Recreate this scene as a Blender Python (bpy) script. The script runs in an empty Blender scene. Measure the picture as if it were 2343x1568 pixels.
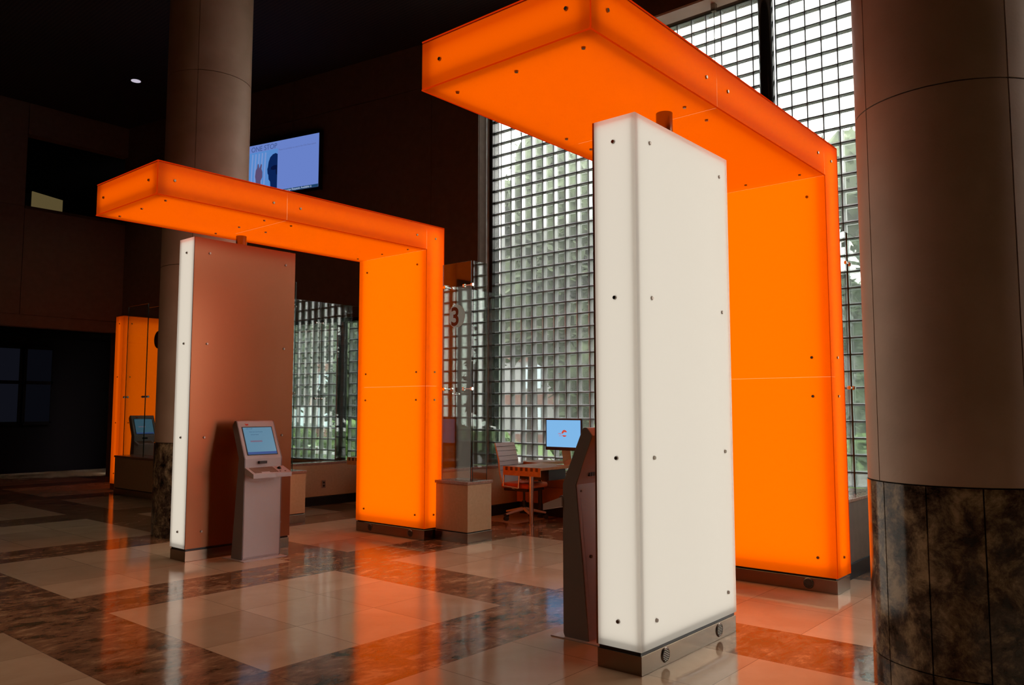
import bpy, bmesh, math, random
from mathutils import Vector, Matrix, noise
C = bpy.context.scene.collection
SC = bpy.context.scene
PI = math.pi
# ------------------------------------------------------------------ camera, sky, exposure
cd = bpy.data.cameras.new('camera'); cam = bpy.data.objects.new('camera', cd); C.objects.link(cam)
cd.lens = 1841.8 / 2343 * 36; cd.sensor_width = 36; cd.clip_end = 200; cd.clip_start = 0.05
cam.location = (0, 0, 1.5); cam.rotation_euler = (math.radians(90 + 4.716), 0, math.radians(-49.716))
SC.camera = cam
SC.view_settings.view_transform = 'Standard'; SC.view_settings.look = 'None'
SC.view_settings.exposure = 0; SC.view_settings.gamma = 1; SC.view_settings.use_curve_mapping = False
wd = bpy.data.worlds.new('overcast_sky'); SC.world = wd; wd.use_nodes = True
wd.node_tree.nodes['Background'].inputs[0].default_value = (1.0, 0.95, 0.885, 1)
wd.node_tree.nodes['Background'].inputs[1].default_value = 8.5
cy = SC.cycles
cy.max_bounces = 10; cy.diffuse_bounces = 4; cy.glossy_bounces = 4; cy.transmission_bounces = 6
cy.transparent_max_bounces = 24; cy.sample_clamp_indirect = 6; cy.caustics_reflective = False; cy.caustics_refractive = False
cy.use_denoising = True
EMIT_ORANGE_BEAM = 1.1
EMIT_ORANGE_LEG = 1.75
EMIT_WHITE = .84

# ------------------------------------------------------------------ materials
def mat(name, col=(.5, .5, .5), rough=.5, metal=0, spec=.5, emit=None, es=0, noise_amt=0, noise_scale=5, col2=None, bump=0, bscale=50, coat=0):
    m = bpy.data.materials.new(name); m.use_nodes = True
    nt = m.node_tree; b = nt.nodes['Principled BSDF']
    b.inputs['Base Color'].default_value = (*col, 1); b.inputs['Roughness'].default_value = rough
    b.inputs['Metallic'].default_value = metal; b.inputs['Specular IOR Level'].default_value = spec
    b.inputs['Coat Weight'].default_value = coat
    if emit: b.inputs['Emission Color'].default_value = (*emit, 1); b.inputs['Emission Strength'].default_value = es
    if col2 or bump:
        tc = nt.nodes.new('ShaderNodeTexCoord')
    if col2:
        n = nt.nodes.new('ShaderNodeTexNoise'); n.inputs['Scale'].default_value = noise_scale; n.inputs['Detail'].default_value = 6
        r = nt.nodes.new('ShaderNodeValToRGB'); r.color_ramp.elements[0].color = (*col, 1); r.color_ramp.elements[1].color = (*col2, 1)
        r.color_ramp.elements[0].position = .35; r.color_ramp.elements[1].position = .68
        nt.links.new(tc.outputs['Object'], n.inputs['Vector']); nt.links.new(n.outputs['Fac'], r.inputs[0]); nt.links.new(r.outputs[0], b.inputs['Base Color'])
    if bump:
        n2 = nt.nodes.new('ShaderNodeTexNoise'); n2.inputs['Scale'].default_value = bscale
        bp = nt.nodes.new('ShaderNodeBump'); bp.inputs['Strength'].default_value = bump; bp.inputs['Distance'].default_value = .01
        nt.links.new(tc.outputs['Object'], n2.inputs['Vector']); nt.links.new(n2.outputs['Fac'], bp.inputs['Height']); nt.links.new(bp.outputs[0], b.inputs['Normal'])
    return m
def emis(name, col, s=1.0):
    m = bpy.data.materials.new(name); m.use_nodes = True; nt = m.node_tree; nt.nodes.clear()
    e = nt.nodes.new('ShaderNodeEmission'); e.inputs[0].default_value = (*col, 1); e.inputs[1].default_value = s
    o = nt.nodes.new('ShaderNodeOutputMaterial'); nt.links.new(e.outputs[0], o.inputs[0]); return m
def acrylic(name, col, dif):
    """satin translucent sheet: light from the tubes inside passes and scatters, with a soft sheen"""
    m = bpy.data.materials.new(name); m.use_nodes = True; nt = m.node_tree; nt.nodes.clear()
    t = nt.nodes.new('ShaderNodeBsdfTranslucent'); t.inputs[0].default_value = (*col, 1)
    d = nt.nodes.new('ShaderNodeBsdfDiffuse'); d.inputs[0].default_value = (*dif, 1)
    g = nt.nodes.new('ShaderNodeBsdfGlossy'); g.inputs['Roughness'].default_value = .35
    m1 = nt.nodes.new('ShaderNodeMixShader'); m1.inputs[0].default_value = .12
    m2 = nt.nodes.new('ShaderNodeMixShader'); fr = nt.nodes.new('ShaderNodeValue'); fr.outputs[0].default_value = .004
    o = nt.nodes.new('ShaderNodeOutputMaterial')
    L = nt.links.new; L(t.outputs[0], m1.inputs[1]); L(d.outputs[0], m1.inputs[2]); L(fr.outputs[0], m2.inputs[0])
    L(m1.outputs[0], m2.inputs[1]); L(g.outputs[0], m2.inputs[2]); L(m2.outputs[0], o.inputs[0]); return m
def clear(name, tint=(1, 1, 1), ior=1.45, rough=.0, refl=1.0, bump=0, bscale=6):
    m = bpy.data.materials.new(name); m.use_nodes = True; nt = m.node_tree; nt.nodes.clear()
    t = nt.nodes.new('ShaderNodeBsdfTransparent'); t.inputs[0].default_value = (*tint, 1)
    g = nt.nodes.new('ShaderNodeBsdfGlossy'); g.inputs['Roughness'].default_value = rough; g.inputs[0].default_value = (refl, refl, refl, 1)
    fr = nt.nodes.new('ShaderNodeFresnel'); ge = nt.nodes.new('ShaderNodeNewGeometry')
    io = nt.nodes.new('ShaderNodeMix'); io.inputs[2].default_value = ior; io.inputs[3].default_value = 1 / ior
    nt.links.new(ge.outputs['Backfacing'], io.inputs[0]); nt.links.new(io.outputs[0], fr.inputs[0])
    mx = nt.nodes.new('ShaderNodeMixShader'); o = nt.nodes.new('ShaderNodeOutputMaterial'); L = nt.links.new
    if bump:
        tc = nt.nodes.new('ShaderNodeTexCoord'); n2 = nt.nodes.new('ShaderNodeTexNoise'); n2.inputs['Scale'].default_value = bscale
        bp = nt.nodes.new('ShaderNodeBump'); bp.inputs['Strength'].default_value = bump; bp.inputs['Distance'].default_value = .01
        L(tc.outputs['Object'], n2.inputs['Vector']); L(n2.outputs['Fac'], bp.inputs['Height']); L(bp.outputs[0], g.inputs['Normal'])
    L(fr.outputs[0], mx.inputs[0]); L(t.outputs[0], mx.inputs[1]); L(g.outputs[0], mx.inputs[2]); L(mx.outputs[0], o.inputs[0]); return m
M = {}
M['shaft'] = mat('honed_limestone', (.42, .265, .185), .55, col2=(.48, .31, .225), noise_scale=3, bump=.08, bscale=60)
M['joint'] = mat('dark_joint', (.05, .03, .015), .9)
M['wall'] = mat('brown_stone_panel', (.115, .07, .044), .75, col2=(.14, .086, .056), noise_scale=9, bump=.1, bscale=80)
M['dark'] = mat('unlit_black', (.006, .005, .006), 1, spec=0)  # near-black puts the darkness of unlit rooms and recesses into the colour
M['beige'] = mat('beige_laminate', (.54, .36, .20), .45, col2=(.59, .40, .23), noise_scale=30)
M['granite'] = mat('pink_granite', (.30, .16, .11), .22, col2=(.42, .27, .20), noise_scale=60)
M['steel'] = mat('brushed_steel', (.55, .52, .49), .28, metal=1, bump=.25, bscale=25)
M['bronze'] = mat('dull_steel', (.27, .195, .14), .24, metal=1)
M['bolt'] = mat('bolt_steel', (.25, .2, .17), .3, metal=1)
M['chrome'] = mat('chrome', (.75, .72, .7), .12, metal=1)
M['black'] = mat('black_plastic', (.012, .012, .014), .35)
M['rubber'] = mat('black_rubber', (.01, .01, .01), .7)
M['kiosk'] = mat('lilac_grey_paint', (.60, .54, .56), .42, bump=.05, bscale=300)
M['kiosk_shaded'] = mat('lilac_grey_shaded', (.25, .235, .24), .5, bump=.05, bscale=300)  # kiosk paint darkened; the shade on its sides is painted in
M['key'] = mat('key_grey', (.30, .2, .15), .5)
M['orange'] = acrylic('orange_acrylic', (1, .165, .0), (.7, .08, .002))
M['white'] = acrylic('white_acrylic', (.98, .90, .78), (.8, .76, .68))
M['opaque_orange'] = mat('opaque_orange_lid', (.55, .08, .0), .5)
M['edge_glow'] = emis('painted_red_edge_glow', (.50, .022, 0), 1)  # red glow of the acrylic edges, painted as emission
M['inner'] = clear('sheet_inner_face', (1, 1, 1), 1.0001)
M['panel_back'] = mat('satin_back_panel', (.31, .10, .032), .26, metal=.5)
M['black_metal'] = mat('black_gloss_metal', (.012, .012, .015), .16, spec=.7)
M['lamp_orange'] = emis('tube_glow_beam', (1, .72, .35), EMIT_ORANGE_BEAM)
M['lamp_leg'] = emis('tube_glow_leg', (1, .74, .35), EMIT_ORANGE_LEG)
M['lamp_white'] = emis('tube_glow_column', (1, .975, .93), EMIT_WHITE)
M['glass'] = clear('clear_glass', (.80, .86, .83), 1.5)
M['block_pane'] = clear('block_pane', (.91, .93, .92), 1.45, rough=.05, bump=.3, bscale=9)
M['glass_edge'] = mat('green_glass_edge', (.01, .035, .028), .2)
M['mortar'] = mat('dark_mortar', (.035, .04, .04), .6)
M['concrete'] = mat('pale_plaster', (.80, .74, .64), .7, col2=(.74, .68, .58), noise_scale=4)
M['jamb'] = mat('grey_jamb_metal', (.85, .83, .80), .28, metal=.6)
M['wood'] = mat('maple_wood', (.42, .20, .07), .35, col2=(.52, .27, .10), noise_scale=14)
M['wood_dark'] = mat('walnut_block', (.08, .03, .012), .4)
M['cabinet'] = mat('orange_wood_front', (.36, .13, .04), .4, col2=(.42, .16, .05), noise_scale=12)
M['mesh'] = mat('pale_vinyl', (.50, .44, .42), .55)
M['seat'] = mat('orange_fabric', (.60, .11, .02), .8)
M['paper'] = mat('white_paper', (.75, .73, .72), .7)
M['leaf'] = mat('leaf_green', (.038, .058, .030), .7, col2=(.105, .145, .075), noise_scale=3)
M['leaf2'] = mat('bright_leaf', (.055, .14, .018), .6, col2=(.14, .25, .04), noise_scale=3)
M['bark'] = mat('bark', (.06, .045, .035), .9)
M['grass'] = mat('lawn', (.05, .11, .02), .9, col2=(.09, .16, .04), noise_scale=6)
M['paving'] = mat('pale_paving', (.25, .25, .25), .8)
M['brick'] = mat('red_brick', (.09, .04, .03), .8, col2=(.12, .055, .045), noise_scale=30)
M['pale'] = mat('pale_facade', (.16, .16, .17), .7)
M['winglass'] = mat('facade_glass', (.25, .32, .38), .1)
M['signwhite'] = mat('etched_white', (.85, .80, .78), .6)
M['signwhite'] = acrylic('etched_glass', (.75, .70, .68), (.7, .65, .62))
M['signdark'] = mat('etched_dark', (.10, .035, .012), .6)
M['red'] = mat('logo_red', (.70, .04, .02), .5)
M['ink'] = mat('dark_ink', (.06, .05, .07), .5)
# the translucent grey of glass-block side walls
def blockside(name, tr, col):
    m = bpy.data.materials.new(name); m.use_nodes = True; nt = m.node_tree; nt.nodes.clear()
    t = nt.nodes.new('ShaderNodeBsdfTransparent'); t.inputs[0].default_value = (.85, .9, .9, 1)
    d = nt.nodes.new('ShaderNodeBsdfDiffuse'); d.inputs[0].default_value = (*col, 1)
    g = nt.nodes.new('ShaderNodeBsdfGlossy'); g.inputs['Roughness'].default_value = .12; g.inputs[0].default_value = (.9, .92, .95, 1)
    a = nt.nodes.new('ShaderNodeMixShader'); a.inputs[0].default_value = .30
    b = nt.nodes.new('ShaderNodeMixShader'); b.inputs[0].default_value = tr
    o = nt.nodes.new('ShaderNodeOutputMaterial'); L = nt.links.new
    L(d.outputs[0], a.inputs[1]); L(g.outputs[0], a.inputs[2]); L(a.outputs[0], b.inputs[1]); L(t.outputs[0], b.inputs[2]); L(b.outputs[0], o.inputs[0]); return m
def milky(name, base, amt, col):
    """a glass face that also scatters a little of the light passing through it"""
    m = base; nt = m.node_tree; o = [n for n in nt.nodes if n.type == 'OUTPUT_MATERIAL'][0]; src = o.inputs[0].links[0].from_socket
    t = nt.nodes.new('ShaderNodeBsdfTranslucent'); t.inputs[0].default_value = (*col, 1)
    x = nt.nodes.new('ShaderNodeMixShader'); x.inputs[0].default_value = amt
    nt.links.new(src, x.inputs[1]); nt.links.new(t.outputs[0], x.inputs[2]); nt.links.new(x.outputs[0], o.inputs[0]); m.name = name; return m
M['brim'] = milky('glass_block_rim', blockside('rim', .45, (.42, .43, .45)), .28, (.55, .57, .60))
M['block_pane'] = milky('glass_block_face', M['block_pane'], .055, (.7, .72, .74))
M['bside'] = blockside('glass_block_side', .0, (.33, .34, .355))

def floor_mat():
    m = bpy.data.materials.new('polished_marble_checker'); m.use_nodes = True; nt = m.node_tree
    b = nt.nodes['Principled BSDF']; N = nt.nodes.new; L = nt.links.new
    def math_(op, a, bb=None, c=None):
        n = N('ShaderNodeMath'); n.operation = op
        for i, v in enumerate((a, bb, c)):
            if v is None: continue
            if isinstance(v, (int, float)): n.inputs[i].default_value = v
            else: L(v, n.inputs[i])
        return n.outputs[0]
    tc = N('ShaderNodeTexCoord'); sp = N('ShaderNodeSeparateXYZ'); L(tc.outputs['Object'], sp.inputs[0])
    T = .6843; P = 4 * T
    def axis(o, off):
        s = math_('SUBTRACT', o, off)
        big = math_('FLOORED_MODULO', s, P)
        light = math_('LESS_THAN', big, 3 * T)
        sm = math_('FLOORED_MODULO', s, T)
        e = math_('MINIMUM', sm, math_('SUBTRACT', T, sm))
        idx = math_('FLOOR', math_('DIVIDE', s, T))
        return light, e, idx
    lx, ex, ix = axis(sp.outputs[0], 2.710); ly, ey, iy = axis(sp.outputs[1], 4.144)
    isl = math_('MULTIPLY', lx, ly)
    edge = math_('LESS_THAN', math_('MINIMUM', ex, ey), .0022)
    wn = N('ShaderNodeTexWhiteNoise'); wn.noise_dimensions = '2D'
    cb = N('ShaderNodeCombineXYZ'); L(ix, cb.inputs[0]); L(iy, cb.inputs[1]); L(cb.outputs[0], wn.inputs['Vector'])
    # light stone
    add = N('ShaderNodeVectorMath'); add.operation = 'MULTIPLY_ADD'; L(wn.outputs['Color'], add.inputs[0]); add.inputs[1].default_value = (9, 9, 9); L(tc.outputs['Object'], add.inputs[2])
    n1 = N('ShaderNodeTexNoise'); n1.inputs['Scale'].default_value = 1.6; n1.inputs['Detail'].default_value = 5; n1.inputs['Distortion'].default_value = .8; L(add.outputs[0], n1.inputs['Vector'])
    r1 = N('ShaderNodeValToRGB'); r1.color_ramp.elements[0].color = (.60, .42, .27, 1); r1.color_ramp.elements[1].color = (.72, .53, .36, 1); r1.color_ramp.elements[0].position = .3; r1.color_ramp.elements[1].position = .7
    L(n1.outputs['Fac'], r1.inputs[0])
    # dark veined stone
    mp = N('ShaderNodeMapping'); mp.inputs['Scale'].default_value = (1, 1.8, 1); mp.inputs['Rotation'].default_value = (0, 0, .7); L(add.outputs[0], mp.inputs[0])
    n2 = N('ShaderNodeTexNoise'); n2.inputs['Scale'].default_value = 4.2; n2.inputs['Detail'].default_value = 12; n2.inputs['Roughness'].default_value = .74; n2.inputs['Distortion'].default_value = .35; L(mp.outputs[0], n2.inputs['Vector'])
    r2 = N('ShaderNodeValToRGB'); E = r2.color_ramp.elements
    E[0].position = .38; E[0].color = (.07, .056, .028, 1); E[1].position = .63; E[1].color = (.56, .36, .21, 1)
    e = E.new(.46); e.color = (.23, .122, .065, 1); e = E.new(.56); e.color = (.34, .195, .105, 1)
    L(n2.outputs['Fac'], r2.inputs[0])
    mx = N('ShaderNodeMix'); mx.data_type = 'RGBA'; L(isl, mx.inputs[0]); L(r2.outputs[0], mx.inputs[6]); L(r1.outputs[0], mx.inputs[7])
    # slight per-slab tone
    tone = math_('ADD', math_('MULTIPLY', wn.outputs['Value'], .22), .88)
    tm = N('ShaderNodeVectorMath'); tm.operation = 'SCALE'; L(mx.outputs[2], tm.inputs[0]); L(tone, tm.inputs['Scale'])
    mj = N('ShaderNodeMix'); mj.data_type = 'RGBA'; L(math_('MULTIPLY', edge, .65), mj.inputs[0]); L(tm.outputs[0], mj.inputs[6]); mj.inputs[7].default_value = (.06, .035, .025, 1)
    L(mj.outputs[2], b.inputs['Base Color'])
    n3 = N('ShaderNodeTexNoise'); n3.inputs['Scale'].default_value = 2.5; L(tc.outputs['Object'], n3.inputs['Vector'])
    L(math_('MULTIPLY_ADD', n3.outputs['Fac'], .08, .06), b.inputs['Roughness'])
    b.inputs['Specular IOR Level'].default_value = .5
    bp = N('ShaderNodeBump'); bp.inputs['Strength'].default_value = .035; bp.inputs['Distance'].default_value = .02
    n4 = N('ShaderNodeTexNoise'); n4.inputs['Scale'].default_value = 14; L(tc.outputs['Object'], n4.inputs['Vector']); L(n4.outputs['Fac'], bp.inputs['Height']); L(bp.outputs[0], b.inputs['Normal'])
    return m
M['floor'] = floor_mat()
def stone_mat():
    m = bpy.data.materials.new('brown_veined_marble'); m.use_nodes = True; nt = m.node_tree; b = nt.nodes['Principled BSDF']; N = nt.nodes.new; L = nt.links.new
    tc = N('ShaderNodeTexCoord'); n2 = N('ShaderNodeTexNoise'); n2.inputs['Scale'].default_value = 6; n2.inputs['Detail'].default_value = 12; n2.inputs['Roughness'].default_value = .74; n2.inputs['Distortion'].default_value = .3
    L(tc.outputs['Object'], n2.inputs['Vector']); r2 = N('ShaderNodeValToRGB'); E = r2.color_ramp.elements
    E[0].position = .40; E[0].color = (.02, .011, .006, 1); E[1].position = .63; E[1].color = (.42, .29, .17, 1)
    e = E.new(.475); e.color = (.085, .05, .034, 1); e = E.new(.54); e.color = (.21, .14, .08, 1)
    L(n2.outputs['Fac'], r2.inputs[0]); L(r2.outputs[0], b.inputs['Base Color']); b.inputs['Roughness'].default_value = .13; return m
M['stone'] = stone_mat()
def ceil_mat():
    m = bpy.data.materials.new('dark_slatted_ceiling'); m.use_nodes = True; nt = m.node_tree; b = nt.nodes['Principled BSDF']; N = nt.nodes.new; L = nt.links.new
    tc = N('ShaderNodeTexCoord'); w = N('ShaderNodeTexWave'); w.bands_direction = 'X'; w.inputs['Scale'].default_value = 5
    L(tc.outputs['Object'], w.inputs['Vector']); r = N('ShaderNodeValToRGB'); r.color_ramp.elements[0].color = (.004, .003, .003, 1); r.color_ramp.elements[1].color = (.026, .014, .012, 1)
    L(w.outputs['Fac'], r.inputs[0]); L(r.outputs[0], b.inputs['Base Color']); b.inputs['Roughness'].default_value = .8; return m
M['ceiling'] = ceil_mat()

# ------------------------------------------------------------------ mesh helpers
def box(bm, x0, x1, y0, y1, z0, z1, mi=0):
    vs = [bm.verts.new((x, y, z)) for z in (z0, z1) for y in (y0, y1) for x in (x0, x1)]
    for f in ((0, 2, 3, 1), (4, 5, 7, 6), (0, 1, 5, 4), (2, 6, 7, 3), (0, 4, 6, 2), (1, 3, 7, 5)):
        bm.faces.new([vs[i] for i in f]).material_index = mi
    return vs
def bbox(x0, x1, y0, y1, z0, z1, bev=.004, seg=2):
    bm = bmesh.new(); box(bm, x0, x1, y0, y1, z0, z1)
    if bev: bmesh.ops.bevel(bm, geom=bm.edges[:], offset=bev, segments=seg, affect='EDGES', profile=.5)
    return bm
def cyl(bm, p0, p1, r, r2=None, n=20, caps=True):
    p0 = Vector(p0); p1 = Vector(p1); r2 = r if r2 is None else r2
    d = (p1 - p0).normalized(); a = d.orthogonal().normalized(); b = d.cross(a)
    A = [bm.verts.new(p0 + r * (math.cos(t) * a + math.sin(t) * b)) for t in (2 * PI * i / n for i in range(n))]
    B = [bm.verts.new(p1 + r2 * (math.cos(t) * a + math.sin(t) * b)) for t in (2 * PI * i / n for i in range(n))]
    for i in range(n):
        f = bm.faces.new((A[i], A[(i + 1) % n], B[(i + 1) % n], B[i])); f.smooth = True
    if caps: bm.faces.new([bm.verts.new(v.co) for v in A[::-1]]); bm.faces.new([bm.verts.new(v.co) for v in B])
def tube(bm, pts, r, n=10):
    for a, b in zip(pts, pts[1:]): cyl(bm, a, b, r, n=n)
def prism(bm, prof, x0, x1, axis='x'):
    """extrude a (y,z) profile along x"""
    A = [bm.verts.new((x0, p[0], p[1])) for p in prof]; B = [bm.verts.new((x1, p[0], p[1])) for p in prof]
    n = len(prof)
    for i in range(n): bm.faces.new((A[i], A[(i + 1) % n], B[(i + 1) % n], B[i]))
    bm.faces.new(A[::-1]); bm.faces.new(B)
def obj(name, bm, mats, parent=None, loc=None, rot=None):
    me = bpy.data.meshes.new(name)
    if isinstance(bm, bmesh.types.BMesh):
        bmesh.ops.recalc_face_normals(bm, faces=bm.faces[:]); bm.to_mesh(me); bm.free()
    else: me = bm
    for m in (mats if isinstance(mats, (list, tuple)) else [mats]): me.materials.append(M[m] if isinstance(m, str) else m)
    o = bpy.data.objects.new(name, me); C.objects.link(o)
    if parent: o.parent = parent
    if loc: o.location = loc
    if rot: o.rotation_euler = rot
    return o
def tag(o, label, cat, group=None, kind=None):
    o['label'] = label; o['category'] = cat
    if group: o['group'] = group
    if kind: o['kind'] = kind
    return o
def struct(o): o['kind'] = 'structure'; return o
def thing(name, label, cat, loc=(0, 0, 0), rz=0, group=None):
    o = bpy.data.objects.new(name, None); C.objects.link(o); o.location = loc; o.rotation_euler = (0, 0, rz)
    return tag(o, label, cat, group)
def text(name, s, size, m, parent, loc, rot=(PI / 2, 0, 0), ext=.0006, align='LEFT', sx=1, bold=0):
    cu = bpy.data.curves.new(name, 'FONT'); cu.body = s; cu.size = size; cu.extrude = ext; cu.align_x = align; cu.offset = bold
    t = bpy.data.objects.new(name, cu); C.objects.link(t)
    bpy.context.view_layer.update()
    me = bpy.data.meshes.new_from_object(t.evaluated_get(bpy.context.evaluated_depsgraph_get()))
    bpy.data.objects.remove(t)
    me.materials.clear()
    o = obj(name, me, m, parent, loc, rot); o.scale = (sx, 1, 1); return o
def disc(bm, cx, cz, r, y=0, n=36, x0=None, sx=1):
    bm.faces.new([bm.verts.new((cx + sx * r * math.cos(2 * PI * i / n), y, cz + r * math.sin(2 * PI * i / n))) for i in range(n)])
def poly(bm, pts, y=0): bm.faces.new([bm.verts.new((p[0], y, p[1])) for p in pts])
def solid_poly(bm, pts, y0, y1):
    A = [bm.verts.new((p[0], y0, p[1])) for p in pts]; B = [bm.verts.new((p[0], y1, p[1])) for p in pts]; n = len(pts)
    for i in range(n): bm.faces.new((A[i], A[(i + 1) % n], B[(i + 1) % n], B[i]))
    bm.faces.new(A[::-1]); bm.faces.new(B)

# ------------------------------------------------------------------ room shell
bm = bmesh.new(); box(bm, -7, 9.8, -8, 24, -.2, 0); struct(obj('floor', bm, 'floor'))
bm = bmesh.new(); box(bm, -7, 9.7, -8, 24, 7.95, 8.2); struct(obj('ceiling', bm, 'ceiling'))
bm = bmesh.new(); box(bm, -7.2, -7, -8, 24, 0, 8.2); struct(obj('wall_back', bm, 'dark'))
bm = bmesh.new(); box(bm, -7.2, 10.3, -8.2, -8, 0, 8.2); struct(obj('wall_right', bm, 'dark'))
# left wall at Y = 18.46 with the wide passage below and the open gallery above
YL = 18.46
bm = bmesh.new()
def wl(x0, x1, z0, z1, g=.006):
    box(bm, x0 + g, x1 - g, YL, YL + .25, z0 + g, z1 - g)
for a, b in ((-7, -3.4), (-3.4, -.3), (-.3, 2.9), (2.9, 6.03)):
    wl(a, b, 3.45, 5.72); wl(a, b, 5.72, 7.95)
wl(6.03, 8.12, 3.45, 5.72); wl(6.03, 8.12, 7.27, 7.95); wl(-7, 8.12, 3.2, 3.45)
wl(-7, 3.2, 0, 3.2, 0); wl(8.0, 8.3, 0, 3.2, 0)
box(bm, -7, 8.2, YL + .02, YL + .2, 3.25, 5.70); box(bm, -7, 6.02, YL + .02, YL + .2, 5.6, 7.95)
struct(obj('wall_left', bm, 'wall'))
bm = bmesh.new(); box(bm, -7, 10.5, 23.8, 24, 0, 8.2); box(bm, 3.0, 3.2, YL + .25, 23.8, 0, 3.2); struct(obj('wall_far', bm, 'dark'))
bm = bmesh.new(); box(bm, 3, 9.6, YL + .25, 23.8, 3.2, 3.4); box(bm, 3, 10.5, YL + .25, 23.8, 7.3, 7.5); box(bm, 9.4, 9.6, YL, 24, 0, 8); struct(obj('ceiling', bm, 'dark'))
bm = bmesh.new(); box(bm, 6.03, 8.12, YL - .02, YL + .27, 5.68, 5.74); struct(obj('trim_1', bm, 'joint'))
# faint windows at the end of the passage
for i, (x0, x1) in enumerate(((6.1, 6.95), (7.05, 7.65))):
    bm = bmesh.new(); z0, z1 = 1.16, 2.95
    for zz in (z0, 2.12, z1): box(bm, x0, x1, 21.0, 21.06, zz - .04, zz + .04)
    for xx in (x0, x1): box(bm, xx - .03, xx + .03, 21.0, 21.06, z0, z1)
    w = struct(obj('window_%d' % (4 + i), bm, 'dark'))
    bm = bmesh.new(); box(bm, x0, x1, 21.02, 21.03, z0, z1)
    obj('pane', bm, emis('dim_frosted_pane', (.55, .6, 1.0), .008 if i == 0 else .004), w)
bm = bmesh.new(); box(bm, 3.2, 9.4, 21.1, 21.2, 0, 3.2); struct(obj('wall_passage', bm, 'dark'))
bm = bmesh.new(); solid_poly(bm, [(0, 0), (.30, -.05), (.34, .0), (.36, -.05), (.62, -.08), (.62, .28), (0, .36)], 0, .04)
o = obj('glow_painted_wall_piece', bm, emis('painted_wall_light', (.75, .55, .22), .12), None, (6.36, YL + .6, 5.86))  # beige wall piece; the light falling on it is painted as emission
tag(o, 'dim yellowish wall piece inside the dark upper gallery opening, its light painted as glow', 'panel')

# TV wall: direction 99.5 degrees from the jamb corner
TH = math.radians(99.5); JX, JY = 9.7, 8.96
du = Vector((math.cos(TH), math.sin(TH), 0)); dn = Vector((math.sin(TH), -math.cos(TH), 0))
TW = Matrix(((du.x, dn.x, 0, JX), (du.y, dn.y, 0, JY), (0, 0, 1, 0), (0, 0, 0, 1)))
def tw(bm, t0, t1, d0, d1, z0, z1):
    for v in box(bm, t0, t1, d0, d1, z0, z1): v.co = TW @ v.co
bm = bmesh.new()
Wt0, Wt1, Wz0, Wz1 = 1.55, 5.6, .56, 3.17
g = .005
for a, b in ((0, .98), (.98, 4.36), (4.36, 7.4), (7.4, 9.75)):
    tw(bm, a + g, b - g, 0, .3, 3.17 + g, 7.15 - g); tw(bm, a + g, b - g, 0, .3, 7.15 + g, 7.95)
tw(bm, 0.0, Wt0, 0, .3, 0, 3.17); tw(bm, Wt1, 9.75, 0, .3, 0, 3.17); tw(bm, Wt0, Wt1, 0, .3, 0, Wz0)
tw(bm, 0, 9.75, .03, .28, 3.2, 7.95)
struct(obj('wall_television', bm, 'wall'))
# wall above and below the large glass block window, X = 9.7
bm = bmesh.new(); box(bm, 9.7, 10.3, -8, 9.0, 7.06, 8.2); box(bm, 9.7, 10.3, -8, 9.0, -.2, .52); struct(obj('wall_window', bm, 'wall'))
bm = bmesh.new(); box(bm, 9.705, 10.0, -8, 9.0, 7.03, 7.06); struct(obj('trim_2', bm, 'concrete'))
bm = bmesh.new(); box(bm, 9.66, 10.0, -8, 8.97, .52, .56); struct(obj('trim_3', bm, 'granite'))
bm = bmesh.new(); box(bm, 9.73, 10.35, 9.0, 9.06, 0, 8); struct(obj('trim_4', bm, 'jamb'))
bm = bmesh.new(); box(bm, 10.02, 10.2, 8.93, 9.0, .5, 7.06); struct(obj('trim_5', bm, 'black_metal'))

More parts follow.
